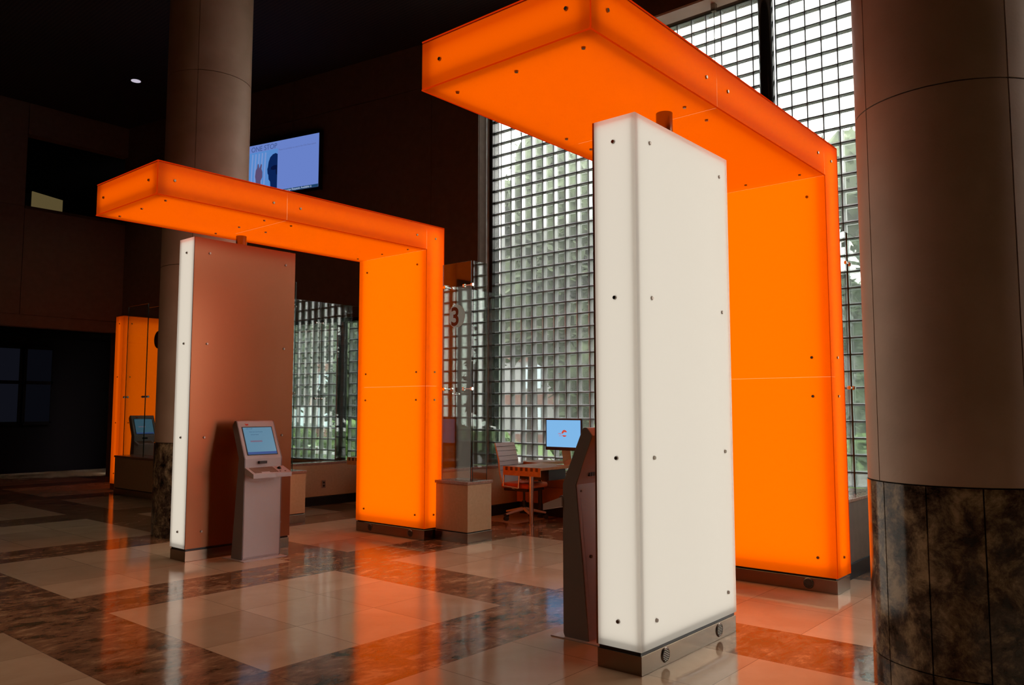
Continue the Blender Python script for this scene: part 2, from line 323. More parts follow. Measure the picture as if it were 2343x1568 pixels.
# ------------------------------------------------------------------ glass block windows
def block_window(name, s0, s1, ps, z0, z1, pz, zoff, T, depth=.10, soff=None, bull=False):
    """block cells in the (s, z) plane, d = depth outwards; T maps (s, d, z) to the room"""
    gb = .0045
    ss = []; k = s0 if soff is None else soff
    while k > s0 + 1e-6: k -= ps
    while k < s1 + ps:
        ss.append(k); k += ps
    zs = []; k = zoff
    while k > z0 + 1e-6: k -= pz
    while k < z1 + pz:
        zs.append(k); k += pz
    def add(bm, fn, *a):
        for v in fn(bm, *a): v.co = T @ v.co
    mb = bmesh.new()
    for s in ss:
        if s0 - .01 < s < s1 + .01: add(mb, box, s - gb, s + gb, .012, depth, z0, z1)
    for z in zs:
        if z0 - .01 < z < z1 + .01: add(mb, box, s0, s1, .012, depth, z - gb, z + gb)
    w = struct(obj(name, mb, 'mortar'))
    sb = bmesh.new(); pb = bmesh.new(); rb = bmesh.new()
    def quad(bm, pts): bm.faces.new([bm.verts.new(T @ Vector(p)) for p in pts])
    r = .014
    for sa, sc in zip(ss, ss[1:]):
        a = max(sa, s0) + gb; b = min(sc, s1) - gb
        if b - a < .03: continue
        for za, zb in zip(zs, zs[1:]):
            c = max(za, z0) + gb; d = min(zb, z1) - gb
            if d - c < .03: continue
            for dd, ee in ((.0, .035), (depth + .01, depth - .025)):   # rounded rim of each face
                o4 = [(a, c), (b, c), (b, d), (a, d)]; i4 = [(a + r, c + r), (b - r, c + r), (b - r, d - r), (a + r, d - r)]
                for q in range(4):
                    p, p2 = o4[q], o4[(q + 1) % 4]; n_, n2 = i4[q], i4[(q + 1) % 4]
                    quad(rb, [(p[0], dd + .012, p[1]), (p2[0], dd + .012, p2[1]), (n2[0], dd, n2[1]), (n_[0], dd, n_[1])])
                quad(pb, [(i4[q][0], dd, i4[q][1]) for q in range(4)])
            for q in range(4):
                o4 = [(a + .003, c + .003), (b - .003, c + .003), (b - .003, d - .003), (a + .003, d - .003)]
                p, p2 = o4[q], o4[(q + 1) % 4]
                quad(sb, [(p[0], .014, p[1]), (p2[0], .014, p2[1]), (p2[0], depth - .004, p2[1]), (p[0], depth - .004, p[1])])
    obj('block_wall', sb, 'bside', w); obj('block_rim', rb, 'brim', w); obj('block_face', pb, 'block_pane', w)
    return w
# s runs along +Y for the large windows
TG = Matrix(((0, 1, 0, 10.08), (1, 0, 0, 0), (0, 0, 1, 0), (0, 0, 0, 1)))
block_window('window_1', 4.21, 8.94, .2245, .56, 7.03, .203, .942, TG, soff=7.897)
block_window('window_2', -4.5, 3.985, .198, .56, 7.03, .203, .942, TG, soff=3.795)
TT = TW @ Matrix.Translation((0, .14, 0))
block_window('window_3', Wt0, 2.93, .2035, Wz0, Wz1 - .06, .2035, .942, TT, soff=2.93)
block_window('window_6', 3.22, Wt1, .2035, Wz0, Wz1 - .06, .2035, .942, TT, soff=3.22)
bm = bmesh.new(); tw(bm, Wt0, Wt1, .02, .28, Wz1 - .07, Wz1); struct(obj('trim_6', bm, 'black_metal'))
bm = bmesh.new(); tw(bm, Wt0, Wt1, -.04, .28, Wz0 - .04, Wz0); struct(obj('trim_7', bm, 'granite'))
bm = bmesh.new(); cyl(bm, (10.06, 4.10, .56), (10.06, 4.10, 7.03), .098, n=32)
tag(obj('window_post', bm, 'black_metal'), 'tall glossy black round post between the two large glass block windows', 'post')
bm = bmesh.new(); p = TW @ Vector((3.08, .12, 0)); cyl(bm, (p.x, p.y, Wz0), (p.x, p.y, Wz1 - .07), .10, n=32)
tag(obj('window_post', bm, 'black_metal'), 'shorter glossy black round post in the low window left of the far arch leg', 'post')
# thin cable hanging from the window head
t = thing('hanging_cable', 'thin cable hanging from a small bracket at the window head, by the near arch', 'cable', (9.88, 4.75, 7.03))
bm = bmesh.new(); box(bm, -.035, .035, -.03, .03, -.11, 0); obj('bracket', bm, 'bronze', t)
bm = bmesh.new(); cyl(bm, (0, 0, -.1), (0, 0, -3.4), .006, n=8); obj('wire', bm, 'black', t)

# ------------------------------------------------------------------ columns
def column(x, y, label):
    R = .5; t = thing('round_column', label, 'column', (x, y, 0))
    def shell(bm, a0, a1, z0, z1, r0, r1, n):
        ga = .0035 / R
        A = [a0 + ga + (a1 - a0 - 2 * ga) * i / n for i in range(n + 1)]
        rows = []
        for r, z in ((r0, z0), (r1, z0), (r1, z1), (r0, z1)):
            rows.append([bm.verts.new((r * math.cos(a), r * math.sin(a), z)) for a in A])
        for k in (0, 2, 3):
            for i in range(n): bm.faces.new((rows[k][i], rows[k][i + 1], rows[(k + 1) % 4][i + 1], rows[(k + 1) % 4][i]))
        q0, q1 = [[bm.verts.new((r1 * math.cos(a), r1 * math.sin(a), z)) for a in A] for z in (z0, z1)]
        for i in range(n): bm.faces.new((q0[i], q0[i + 1], q1[i + 1], q1[i])).smooth = True
        bm.faces.new([rows[k][0] for k in range(4)]); bm.faces.new([rows[k][n] for k in (3, 2, 1, 0)])
    bm = bmesh.new()
    for z0, z1 in ((1.10, 3.22), (3.22, 5.61), (5.61, 7.95)):
        for q in range(4):
            a = math.radians(45 + 90 * q); shell(bm, a, a + PI / 2, z0 + .004, z1 - .004, R - .03, R, 20)
    obj('shaft', bm, 'shaft', t)
    bm = bmesh.new()
    for z0, z1 in ((0.0, .145), (.145, 1.10)):
        for q in range(12):
            a = math.radians(20 + 30 * q); shell(bm, a, a + PI / 6, z0 + (.003 if z0 else 0), z1 - .003, R - .03, R + .004, 8)
    obj('stone_base', bm, 'stone', t)
    bm = bmesh.new(); cyl(bm, (0, 0, 0.001), (0, 0, 7.94), R - .012, n=64, caps=False); obj('joint_core', bm, 'joint', t)
column(5.11, 9.38, 'round limestone column with marble base behind the far orange arch')
column(5.12, 1.01, 'large round limestone column with marble base at the right edge')

# ------------------------------------------------------------------ luminous boxes
def sheet(name, parent, a, u, v, n, mt, th=.01, gap=.0, e=(0, 0, 0, 0)):
    """a slab: corner a, edges u and v, outward normal n; outer face and rim are acrylic, inner face is clear"""
    a, u, v, n = Vector(a), Vector(u), Vector(v), Vector(n)
    uu, vv = u.normalized(), v.normalized()
    g = .0006; u0, u1, v0, v1 = (k * g for k in e)   # e: which edges (u0, u1, v0, v1) keep a hairline seam
    c = [a + uu * u0 + vv * v0, a + u - uu * u1 + vv * v0, a + u + v - uu * u1 - vv * v1, a + v + uu * u0 - vv * v1]
    bm = bmesh.new(); O = [bm.verts.new(p) for p in c]; I = [bm.verts.new(p - n * th + (uu * a_ + vv * b_) * th) for p, (a_, b_) in zip(c, ((1, 1), (-1, 1), (-1, -1), (1, -1)))]
    bm.faces.new(O); f = bm.faces.new(I[::-1]); f.material_index = 1
    for i in range(4):
        f = bm.faces.new((O[i], I[i], I[(i + 1) % 4], O[(i + 1) % 4])); f.material_index = 1
    return obj(name, bm, [mt, 'inner'], parent)
def bolt(parent, p, n, r=.0125):
    p, n = Vector(p), Vector(n); bm = bmesh.new(); cyl(bm, p - n * .004, p + n * .010, r, r * .85, n=14); return obj('bolt', bm, 'bolt', parent)
def vent(parent, p, n, r=.045):
    """round louvre in a plinth; n is -X or -Y"""
    p, n = Vector(p), Vector(n); u = Vector((0, 0, 1)).cross(n); bm = bmesh.new()
    N_ = 24
    for k in range(N_):
        a0, a1 = 2 * PI * k / N_, 2 * PI * (k + 1) / N_
        q = []
        for a, rr, h in ((a0, r, 0), (a1, r, 0), (a1, r * .86, .007), (a0, r * .86, .007)):
            q.append(bm.verts.new(p + rr * (math.cos(a) * u + math.sin(a) * Vector((0, 0, 1))) + n * h))
        bm.faces.new(q)
        q2 = [bm.verts.new(p + rr * (math.cos(a) * u + math.sin(a) * Vector((0, 0, 1))) + n * h) for a, rr, h in ((a0, r * .86, .007), (a1, r * .86, .007), (a1, r * .78, 0.001), (a0, r * .78, .001))]
        bm.faces.new(q2)
    v = obj('floor_vent', bm, 'bolt', parent)
    bm = bmesh.new()
    for k in range(-3, 4):
        z = k * r * .22; w = math.sqrt(max(0, (r * .8) ** 2 - z * z))
        for s_ in (0,):
            A = p + u * -w + Vector((0, 0, z)); B = p + u * w + Vector((0, 0, z))
            cyl(bm, A + n * .004, B + n * .004, r * .06, n=6)
    obj('louvre', bm, 'bolt', v)
    bm = bmesh.new(); c = p + n * .0015
    bm.faces.new([bm.verts.new(c + .8 * r * (math.cos(2 * PI * k / 20) * u + math.sin(2 * PI * k / 20) * Vector((0, 0, 1)))) for k in range(20)])
    obj('louvre_back', bm, 'dark', v)
    return v
X_, Y_, Z_ = Vector((1, 0, 0)), Vector((0, 1, 0)), Vector((0, 0, 1))
def arch(x, y, L, W, T, H, bh, th, seam, label, legside_bench):
    t = thing('glowing_arch', label, 'arch', (x, y, 0))
    zb = H - th; xl = L - T; gl = .02
    segs = ((0, seam), (seam, L))
    # side faces (-Y and +Y) of the beam
    for yy, n in ((0, -Y_), (W, Y_)):
        sheet('beam_side_panel', t, (0, yy, zb), (seam, 0, 0), (0, 0, th), n, 'orange', e=(0, 1, 0, 0))
        sheet('beam_side_panel', t, (seam, yy, zb), (xl - seam, 0, 0), (0, 0, th), n, 'orange', e=(1, 1, 0, 0))
        sheet('leg_side_panel', t, (xl, yy, 1.765), (T, 0, 0), (0, 0, H - 1.765), n, 'orange', e=(0, 0, 1, 0))
        sheet('leg_side_panel', t, (xl, yy, bh), (T, 0, 0), (0, 0, 1.765 - bh), n, 'orange')
    sheet('beam_end_panel', t, (0, 0, zb), (0, W, 0), (0, 0, th), -X_, 'orange')
    sheet('beam_bottom_panel', t, (0, 0, zb), (seam, 0, 0), (0, W, 0), -Z_, 'orange', e=(0, 1, 0, 0))
    sheet('beam_bottom_panel', t, (seam, 0, zb), (xl - seam, 0, 0), (0, W, 0), -Z_, 'orange', e=(1, 1, 0, 0))
    bm = bmesh.new(); box(bm, .001, L - .001, .001, W - .001, H - .012, H); obj('beam_top_panel', bm, 'opaque_orange', t)
    def strip(a, b, r=.0045):  # thin corner strips added to carry the painted edge glow
        bm = bmesh.new(); cyl(bm, a, b, r, n=8); obj('edge_glow_strip', bm, 'edge_glow', t)
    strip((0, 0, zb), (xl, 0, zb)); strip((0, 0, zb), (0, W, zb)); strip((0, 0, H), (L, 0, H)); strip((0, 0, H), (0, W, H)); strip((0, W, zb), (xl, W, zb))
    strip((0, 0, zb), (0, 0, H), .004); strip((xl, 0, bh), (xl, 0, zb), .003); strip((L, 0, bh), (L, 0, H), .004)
    sheet('leg_face_panel', t, (xl, 0, 1.765), (0, W, 0), (0, 0, zb - 1.765), -X_, 'orange', e=(0, 0, 1, 0))
    sheet('leg_face_panel', t, (xl, 0, bh), (0, W, 0), (0, 0, 1.765 - bh), -X_, 'orange')
    sheet('leg_back_panel', t, (L, 0, bh), (0, W, 0), (0, 0, H - bh), X_, 'orange')
    bm = bmesh.new(); i = .055
    box(bm, i, xl - .02, i, W - i, zb + i, H - i); obj('beam_lamp', bm, 'lamp_orange', t)
    bm = bmesh.new(); box(bm, xl + i, L - i, i, W - i, bh + .06, H - i); obj('leg_lamp', bm, 'lamp_leg', t)
    bm = bbox(xl + .004, L - .004, .004, W - .004, 0, bh - .018, .002); b = obj('plinth', bm, 'bronze', t)
    bm = bmesh.new(); box(bm, xl + .02, L - .02, .02, W - .02, bh - .018, bh); obj('shadow_gap', bm, 'black', t)
    # bolts
    e = .155
    for bx in (e, seam - e, seam + e, xl - e):
        bolt(t, (bx, 0, H - .15), -Y_)
        for by in (e, W / 2, W - e): bolt(t, (bx, by, zb), -Z_)
    for by in (e, W - e): bolt(t, (0, by, H - .15), -X_)
    for bz in (zb - .16, 1.93, 1.605, .28):
        for by in (e, W - e): bolt(t, (xl, by, bz), -X_)
    for bz in (H - .15, 1.93, 1.605, .28): bolt(t, (xl + T / 2, 0, bz), -Y_)
    for by in (.24, W - .27): vent(b, (xl + .003, by, .062), -X_)
    return t
arch(3.3265, 2.286, 3.763, 1.263, .317, 3.769, .127, .306, 1.447, 'large glowing orange arch in front, its leg beside the right column', 1)
arch(3.242, 6.794, 3.51, 1.225, .285, 3.664, .133, .299, 1.315, 'farther glowing orange arch at left, its leg beside a low beige block', 1)

def light_column(x, y, L, W, H, bh, back, label, postz):
    """white box; 'back' is the side (+1 = +Y, -1 = -Y) closed with an opaque satin panel"""
    t = thing('light_column', label, 'column', (x, y, 0))
    z0 = bh; h = H - bh
    for yy, n, s in ((0, -Y_, -1), (W, Y_, 1)):
        if s == back: 
            bm = bmesh.new(); box(bm, 0, L, *( (W - .012, W) if s > 0 else (0, .012)), z0, H); obj('back_panel', bm, 'panel_back', t)
        else: sheet('face_panel', t, (0, yy, z0), (L, 0, 0), (0, 0, h), n, 'white')
    a = .013 if back < 0 else 0; b = .013 if back > 0 else 0
    sheet('edge_panel', t, (0, a, z0), (0, W - a - b, 0), (0, 0, h), -X_, 'white')
    sheet('edge_panel', t, (L, a, z0), (0, W - a - b, 0), (0, 0, h), X_, 'white')
    sheet('top_panel', t, (0, a, H), (L, 0, 0), (0, W - a - b, 0), Z_, 'white')
    bm = bmesh.new(); i = .022; box(bm, i, L - i, i, W - i, z0 + .03, H - i); obj('lamp', bm, 'lamp_white', t)
    bm = bbox(.004, L - .004, .004, W - .004, 0, bh - .022, .002); b_ = obj('plinth', bm, 'bronze', t)
    bm = bmesh.new(); box(bm, .012, L - .012, .012, W - .012, bh - .022, bh); obj('shadow_gap', bm, 'black', t)
    bm = bmesh.new(); cyl(bm, (L / 2 + .01, W / 2, H), (L / 2 + .01, W / 2, postz), .055, n=28); obj('support_post', bm, 'bronze', t)
    for bz in (.28, 1.213, 2.16, H - .15):
        bolt(t, (0, W / 2, bz), -X_)
        for bx in (.165, L - .125): bolt(t, (bx, 0, bz), -Y_)
    if back > 0:
        for bx in (.27, .97): vent(b_, (bx, .003, .062), -Y_)
    return t
light_column(4.018, 2.451, 1.226, .305, 3.259, .131, 1, 'glowing white column with bolts under the near arch, in the foreground', 3.463 - .001)
light_column(4.058, 7.648, 1.195, .305, 3.243, .123, -1, 'column with lit white edge and brown face under the farther arch', 3.365 - .001)
# far orange leg at the left
t = thing('glowing_pillar', 'narrow glowing orange pillar far back at left, behind a low block', 'pillar', (6.77, 15.33, 0))
Lq, Wq, Hq, bq = 1.22, .31, 3.26, .11
sheet('face_panel', t, (0, 0, bq), (Lq, 0, 0), (0, 0, Hq - bq), -Y_, 'orange'); sheet('back_panel', t, (0, Wq, bq), (Lq, 0, 0), (0, 0, Hq - bq), Y_, 'orange')
sheet('edge_panel', t, (0, 0, bq), (0, Wq, 0), (0, 0, Hq - bq), -X_, 'orange'); sheet('edge_panel', t, (Lq, 0, bq), (0, Wq, 0), (0, 0, Hq - bq), X_, 'orange')
bm = bmesh.new(); box(bm, .001, Lq - .001, .001, Wq - .001, Hq - .012, Hq); obj('top_panel', bm, 'opaque_orange', t)
bm = bmesh.new(); box(bm, .085, Lq - .085, .085, Wq - .085, bq + .05, Hq - .085); obj('lamp', bm, 'lamp_orange', t)
bm = bbox(.004, Lq - .004, .004, Wq - .004, 0, bq, .002); obj('plinth', bm, 'bronze', t)
for bz in (.3, 1.24, 2.1, Hq - .15):
    bolt(t, (0, Wq / 2, bz), -X_); bolt(t, (.16, 0, bz), -Y_)

# ------------------------------------------------------------------ low blocks and partitions
def low_block(name, label, cat, x0, x1, y0, y1, h=.68, top='granite', kick='steel', body='beige', kh=.11, over=.012):
    t = thing(name, label, cat, (x0, y0, 0)); w, d = x1 - x0, y1 - y0
    obj('body', bbox(0, w, 0, d, kh + .012, h - .035, .002), body, t)
    obj('countertop', bbox(-over, w + over, -over, d + over, h - .032, h, .004), top, t)
    obj('kickplate', bbox(-.004, w + .004, -.004, d + .004, 0, kh, .002), kick, t)
    bm = bmesh.new(); box(bm, .01, w - .01, .01, d - .01, kh, kh + .012); obj('reveal', bm, 'black', t)
    return t
low_block('low_block', 'beige block with granite top and steel kickplate beside the far arch leg', 'block', 6.63, 7.03, 6.27, 6.775, kick='bronze')
low_block('low_block', 'pale beige block with steel kickplate just right of the brown faced column', 'block', 6.10, 6.50, 9.12, 10.4)
low_block('low_block', 'long dark low block in front of the far orange pillar', 'block', 6.42, 6.80, 11.6, 14.66)
low_block('low_partition', 'low beige partition with granite sill and socket, left of the far arch leg', 'partition', 6.52, 9.05, 10.5, 10.72, h=.665, kick='black', kh=.13)
low_block('low_partition', 'low beige partition with granite sill, just right of the far arch leg', 'partition', 6.85, 9.58, 7.62, 7.84, h=.70, kick='black', kh=.14)
low_block('low_partition', 'low brown partition with stone counter, between near arch leg and right column', 'partition', 7.15, 9.6, 2.40, 2.64, h=.70, body='wall', kick='black', kh=.13)
# wall socket
t = thing('wall_socket', 'small double wall socket on the beige partition left of the orange leg', 'socket', (7.82, 10.498, .325))
obj('plate', bbox(-.036, .036, -.006, 0, -.058, .058, .002), 'key', t)
for dz in (-.024, .024): obj('outlet', bbox(-.017, .017, -.009, -.006, dz - .014, dz + .014, .001), 'black', t)

# glass screens -------------------------------------------------------
def clamp(parent, p, d):
    p, d = Vector(p), Vector(d); bm = bmesh.new(); cyl(bm, p - d * .07, p + d * .07, .007, n=8)
    for s_ in (-1, 1): cyl(bm, p + d * .05 * s_, p + d * .075 * s_, .019, n=14)
    return obj('clamp', bm, 'chrome', parent)
def pane(parent, p0, p1, z0, z1, th=.012):
    """vertical pane from p0 to p1 (xy), clear faces with green edges"""
    a, b = Vector((*p0, 0)), Vector((*p1, 0)); d = (b - a).normalized(); n = Vector((-d.y, d.x, 0)) * th / 2
    bm = bmesh.new(); v = []
    for z in (z0, z1):
        for q in (a - n, b - n, b + n, a + n): v.append(bm.verts.new((q.x, q.y, z)))
    for f, mi in (((0, 1, 5, 4), 0), ((2, 3, 7, 6), 0), ((1, 2, 6, 5), 1), ((3, 0, 4, 7), 1), ((4, 5, 6, 7), 1), ((3, 2, 1, 0), 1)):
        bm.faces.new([v[i] for i in f]).material_index = mi
    return obj('pane', bm, ['glass', 'glass_edge'], parent)
t = thing('glass_screen', 'tall clear glass screen with a round numeral 3 sign beside the far arch leg', 'glass screen', (6.72, 6.5, .68))
def rel(*p): return tuple(Vector(p) - Vector((6.72, 6.5, .68)))
pane(t, rel(6.72, 6.77, 0)[:2], rel(6.72, 6.31, 0)[:2], 0, 2.53); pane(t, rel(6.74, 6.30, 0)[:2], rel(6.98, 6.30, 0)[:2], 0, 2.53)
for zz in (1.05, 2.25): clamp(t, (0, -.14, zz), (0, 1, 0)); clamp(t, (.02, .2, zz), (1, 0, 0))
# sign: pale disc with dark numeral, facing -X
e = bpy.data.objects.new('numeral_sign', None); C.objects.link(e); e.parent = t; e.location = (-.009, .035, 1.90); e.rotation_euler = (0, 0, -PI / 2)
C.objects.unlink(e); bpy.data.objects.remove(e)
bm = bmesh.new(); solid_poly(bm, [(.135 * math.cos(a), .135 * math.sin(a)) for a in (math.radians(x) for x in list(range(-150, 151, 8)))], -.001, .001)
sg = obj('numeral_sign', bm, 'signwhite', t, (-.009, .035, 1.90), (0, 0, -PI / 2))
text('numeral', '3', .30, 'signdark', sg, (-.10, -.002, -.105), bold=.006)
t = thing('glass_screen', 'dark clear glass screen with numeral 1 sign in front of the far orange pillar', 'glass screen', (6.56, 13.9, .68))
pane(t, (-.0, .76), (.0, -.0), 0, 2.66); pane(t, (.0, -.012), (.0, -1.2), 0, 2.58)
for yy in (.74, .04, -.04): clamp(t, (0, yy, 1.03), (0, 1, 0))
bm = bmesh.new(); solid_poly(bm, [(.15 * math.cos(a), .15 * math.sin(a)) for a in (2 * PI * k / 40 for k in range(40))], -.001, .001)
sg = obj('numeral_sign', bm, 'signdark', t, (-.009, -.42, 2.0), (0, 0, -PI / 2))
text('numeral', '1', .28, 'red', sg, (-.07, -.002, -.10), bold=.004)
for lab, X0, segs, Y0, z0, z1 in (
    ('clear glass screen standing on the partition left of the far arch leg', 6.6, ((0, 1.15), (1.165, 2.35)), 10.60, .665, 3.2),
    ('clear glass screen standing on the partition right of the far arch leg', 7.0, ((0, .9), (.915, 1.87)), 7.72, .70, 3.18),
    ('clear glass screen standing on the partition beside the near arch leg', 7.2, ((0, .75), (.765, 1.7)), 2.5, .70, 3.2)):
    t = thing('glass_screen', lab, 'glass screen', (X0, Y0, z0))
    for a, b in segs:
        pane(t, (a, 0), (b, 0), 0, z1 - z0)
    for zz in (1.0, 2.2): clamp(t, (segs[0][1] + .008, 0, zz), (1, 0, 0))
t = thing('glass_screen', 'clear glass screen on the pale block beside the brown faced column', 'glass screen', (6.30, 9.14, .68))
pane(t, (0, 0), (0, 1.2), 0, 2.52); clamp(t, (0, .1, 1.03), (1, 0, 0)); clamp(t, (0, .1, 2.2), (1, 0, 0))

# ------------------------------------------------------------------ television
TVR = math.radians(-77)
tp = TW @ Vector((3.53, -.12, 6.205))
W_, H_ = 1.86, 1.04
base = Vector((tp.x, tp.y, tp.z)) + Matrix.Rotation(TVR, 3, 'Z') @ Vector((-W_ / 2, 0, 0))
t = thing('television', 'wall mounted black television showing a blue page, high on the brown wall', 'television', base, TVR)
obj('casing', bbox(-W_ / 2 - .05, W_ / 2 + .05, 0, .07, -H_ / 2 - .06, H_ / 2 + .05, .008), 'black', t)
obj('wall_mount', bbox(-.3, .3, .07, .30, -.2, .2, .004), 'black', t)
S = emis('screen_blue', (.135, .215, .57), 1.0)
bm = bmesh.new(); box(bm, -W_ / 2, W_ / 2, -.004, .004, -H_ / 2, H_ / 2); scr = obj('screen', bm, S, t)
# photograph inset left, header strip, ticker
bm = bmesh.new(); box(bm, -W_ / 2, -.10, -.006, -.004, -H_ / 2 + .055, H_ / 2 - .15); obj('picture_inset', bm, emis('inset_blue', (.10, .27, .66), .9), scr)
bm = bmesh.new()
for k in range(5):
    x = -.80 + k * .085; solid_poly(bm, [(x, -.35), (x + .035, -.3), (x + .05, .1), (x + .065, .33), (x + .03, .34), (x + .01, .05)], -.0075, -.006)
obj('picture_streaks', bm, emis('inset_pale', (.20, .32, .68), .9), scr)
def blob(pts, y0, y1, name, col, s):
    bm = bmesh.new(); solid_poly(bm, [(p[0] + .11, p[1]) for p in pts], y0, y1); return obj(name, bm, emis(name + '_tone', col, s), scr)
blob([(-.21, .26), (-.26, .285), (-.33, .27), (-.40, .22), (-.44, .13), (-.455, .03), (-.47, -.01), (-.46, -.10), (-.44, -.13), (-.43, -.22), (-.39, -.27), (-.38, -.36), (-.36, -.465), (-.21, -.465)], -.0085, -.006, 'picture_head', (.003, .016, .09), 1)
blob([(-.21, .04), (-.30, .045), (-.37, .02), (-.38, -.03), (-.30, -.05), (-.25, -.04), (-.24, -.14), (-.21, -.16)], -.0095, -.0085, 'picture_face_shadow', (.002, .006, .04), 1)
blob([(-.72, .13), (-.70, .12), (-.685, .03), (-.66, .07), (-.64, .12), (-.615, .10), (-.625, .02), (-.60, -.05), (-.60, -.15), (-.64, -.22), (-.64, -.28), (-.76, -.28), (-.77, -.2), (-.79, -.12), (-.775, 0), (-.74, .05), (-.73, .12)], -.0085, -.006, 'picture_hand', (.10, .07, .16), 1)
blob([(-.83, -.465), (-.80, -.36), (-.76, -.28), (-.64, -.28), (-.62, -.33), (-.60, -.465)], -.0085, -.006, 'picture_sleeve', (.003, .006, .05), 1)
bm = bmesh.new(); box(bm, -W_ / 2, W_ / 2, -.0065, -.004, -H_ / 2, -H_ / 2 + .055); obj('ticker_strip', bm, emis('ticker_blue', (.012, .05, .12), 1), scr)
text('ticker_text', 'Transcript Requests Available in', .058, emis('ticker_white', (.45, .55, .75), 1), scr, (.02, -.0075, -H_ / 2 + .012))
text('heading_text', 'ONE STOP', .145, emis('heading_blue', (.05, .09, .26), 1), scr, (-.80, -.006, H_ / 2 - .135), sx=.98)
text('notice_text', 'There is currently no one in the One Stop queue', .047, emis('notice_blue', (.10, .14, .36), 1), scr, (-.08, -.006, H_ / 2 - .20))

# ------------------------------------------------------------------ kiosks
def slab_on_slope(u0, u1, s0, s1, n0, n1):
    """a thin box on the sloping face: u across, s up the slope from the knee, n outwards"""
    d = Vector((0, .17, .375)).normalized(); nn = Vector((0, -d.z, d.y)); k = Vector((0, 0, 1.0))
    bm = bmesh.new()
    for v in box(bm, u0, u1, s0, s1, n0, n1): v.co = k + X_ * v.co.x + d * v.co.y + nn * v.co.z
    return bm
SR = (math.atan2(.375, .17), 0, 0)
def on_slope(u, s_, n):
    d = Vector((0, .17, .375)).normalized(); nn = Vector((0, -d.z, d.y)); return Vector((0, 0, 1.0)) + X_ * u + d * s_ + nn * n
def kiosk(label, loc, rz, lit=1.0):
    t = thing('check_in_kiosk', label, 'kiosk', loc, rz); w = .42
    prof = [(.012, .006), (0, .03), (0, 1.0), (.165, 1.368), (.18, 1.378), (.20, 1.375), (.24, 1.325), (.105, 1.0), (.20, .006)]
    bm = bmesh.new(); prism(bm, prof, 0, w)
    bmesh.ops.bevel(bm, geom=[e for e in bm.edges if abs(e.verts[0].co.x - e.verts[1].co.x) < 1e-6], offset=.004, segments=2, affect='EDGES')
    b = obj('body', bm, 'kiosk', t)
    obj('base_plate', bbox(-.035, w + .035, -.085, .32, 0, .007, .001), 'kiosk', t)
    for x in (-.006, w):   # side cheeks, their shade painted in as a darker colour
        bm = bmesh.new(); prism(bm, prof, x, x + .006); obj('side_panel', bm, 'kiosk_shaded', t)
    s = obj('screen_bezel', slab_on_slope(.035, w - .035, .036, .346, .0, .004), 'black', t)
    q = obj('screen', slab_on_slope(.045, w - .045, .044, .338, .004, .0055), mat('kiosk_screen', (.02, .03, .04), .12, emit=(.12, .25, .36), es=.85 * lit), s)
    tx = emis('screen_text', (.06, .12, .2), 1); 
    text('screen_heading', 'ONE STOP', .016, tx, q, on_slope(.075, .318, .006), SR)
    text('screen_message', 'Please enter your ID number', .013, tx, q, on_slope(.11, .285, .006), SR)
    text('screen_message', 'and press Submit', .013, tx, q, on_slope(.12, .255, .006), SR)
    obj('input_box', slab_on_slope(.10, .235, .176, .194, .0055, .0065), emis('input_tone', (.16, .13, .19), 1), q)
    obj('task_bar', slab_on_slope(.045, w - .045, .044, .07, .0055, .0065), emis('task_bar_tone', (.05, .08, .22), 1), q)
    text('check_in_sign', 'CHECK IN', .042, 'ink', t, on_slope(.13, .362, .0008), SR)
    bm = bmesh.new(); d_ = lambda a, r, dx=0: (dx + r * math.cos(a), r * math.sin(a))
    solid_poly(bm, [d_(a, .022) for a in (math.radians(k) for k in range(20, 181, 10))], -.0006, .0006)
    lg = obj('logo', bm, 'red', t, on_slope(.10, .383, .001), (SR[0] - PI / 2, 0, 0))
    bm = bmesh.new(); solid_poly(bm, [d_(math.radians(k), .022) for k in range(200, 341, 10)] + [(.016, -.004), (-.016, -.004)], -.0006, .0006)
    obj('logo_swoosh', bm, 'red', lg)
    # card reader
    obj('card_reader', bbox(.145, .235, -.03, 0, .948, .975, .003), 'black', t)
    # keyboard shelf
    bm = bmesh.new(); prism(bm, [(0, .915), (-.158, .857), (-.158, .815), (0, .85)], .0, w + .02); obj('keyboard_shelf', bm, 'kiosk', t)
    k = bmesh.new()
    dz = (.915 - .857) / .158
    for r in range(5):
        for c_ in range(14):
            x = .035 + c_ * .0192; y = -.02 - r * .024; z = .915 + y * dz
            if r == 4 and 4 <= c_ <= 8: continue
            for v in box(k, x, x + .0155, y - .021, y, 0, .006): v.co.z += .914 + v.co.y * dz
    kb = obj('keyboard', k, 'key', t)
    k = bmesh.new(); bmesh.ops.create_uvsphere(k, u_segments=20, v_segments=10, radius=.022)
    for v in k.verts: v.co += Vector((.355, -.06, .893))
    obj('trackball', k, 'black', t)
    for dx in (-.03, .03):
        k = bmesh.new(); cyl(k, (.355 + dx, -.125, .865), (.355 + dx, -.125, .875), .009, n=12); obj('button', k, 'key', t)
    # rear service door, lock and screws
    d = Vector((0, -.095, .994)).normalized()
    bm = bmesh.new()
    for v in box(bm, .04, w - .04, 0, .68, -.001, .003):
        v.co = Vector((v.co.x, .176, .235)) + d * v.co.y + Vector((0, .994, .095)) * v.co.z
    dr = obj('rear_door', bm, 'kiosk', t)
    bm = bmesh.new(); cyl(bm, (.34, .158, .53), (.34, .172, .53), .011, n=14); obj('lock', bm, 'bolt', dr)
    for x, z in ((.05, .955), (w - .05, .955)):
        bm = bmesh.new(); cyl(bm, (x, .10, z), (x, .116, z), .006, n=10); obj('screw', bm, 'bolt', t)
    bm = bmesh.new()
    for kx in range(10): box(bm, .10 + kx * .022, .115 + kx * .022, .118, .140, 1.05, 1.075)
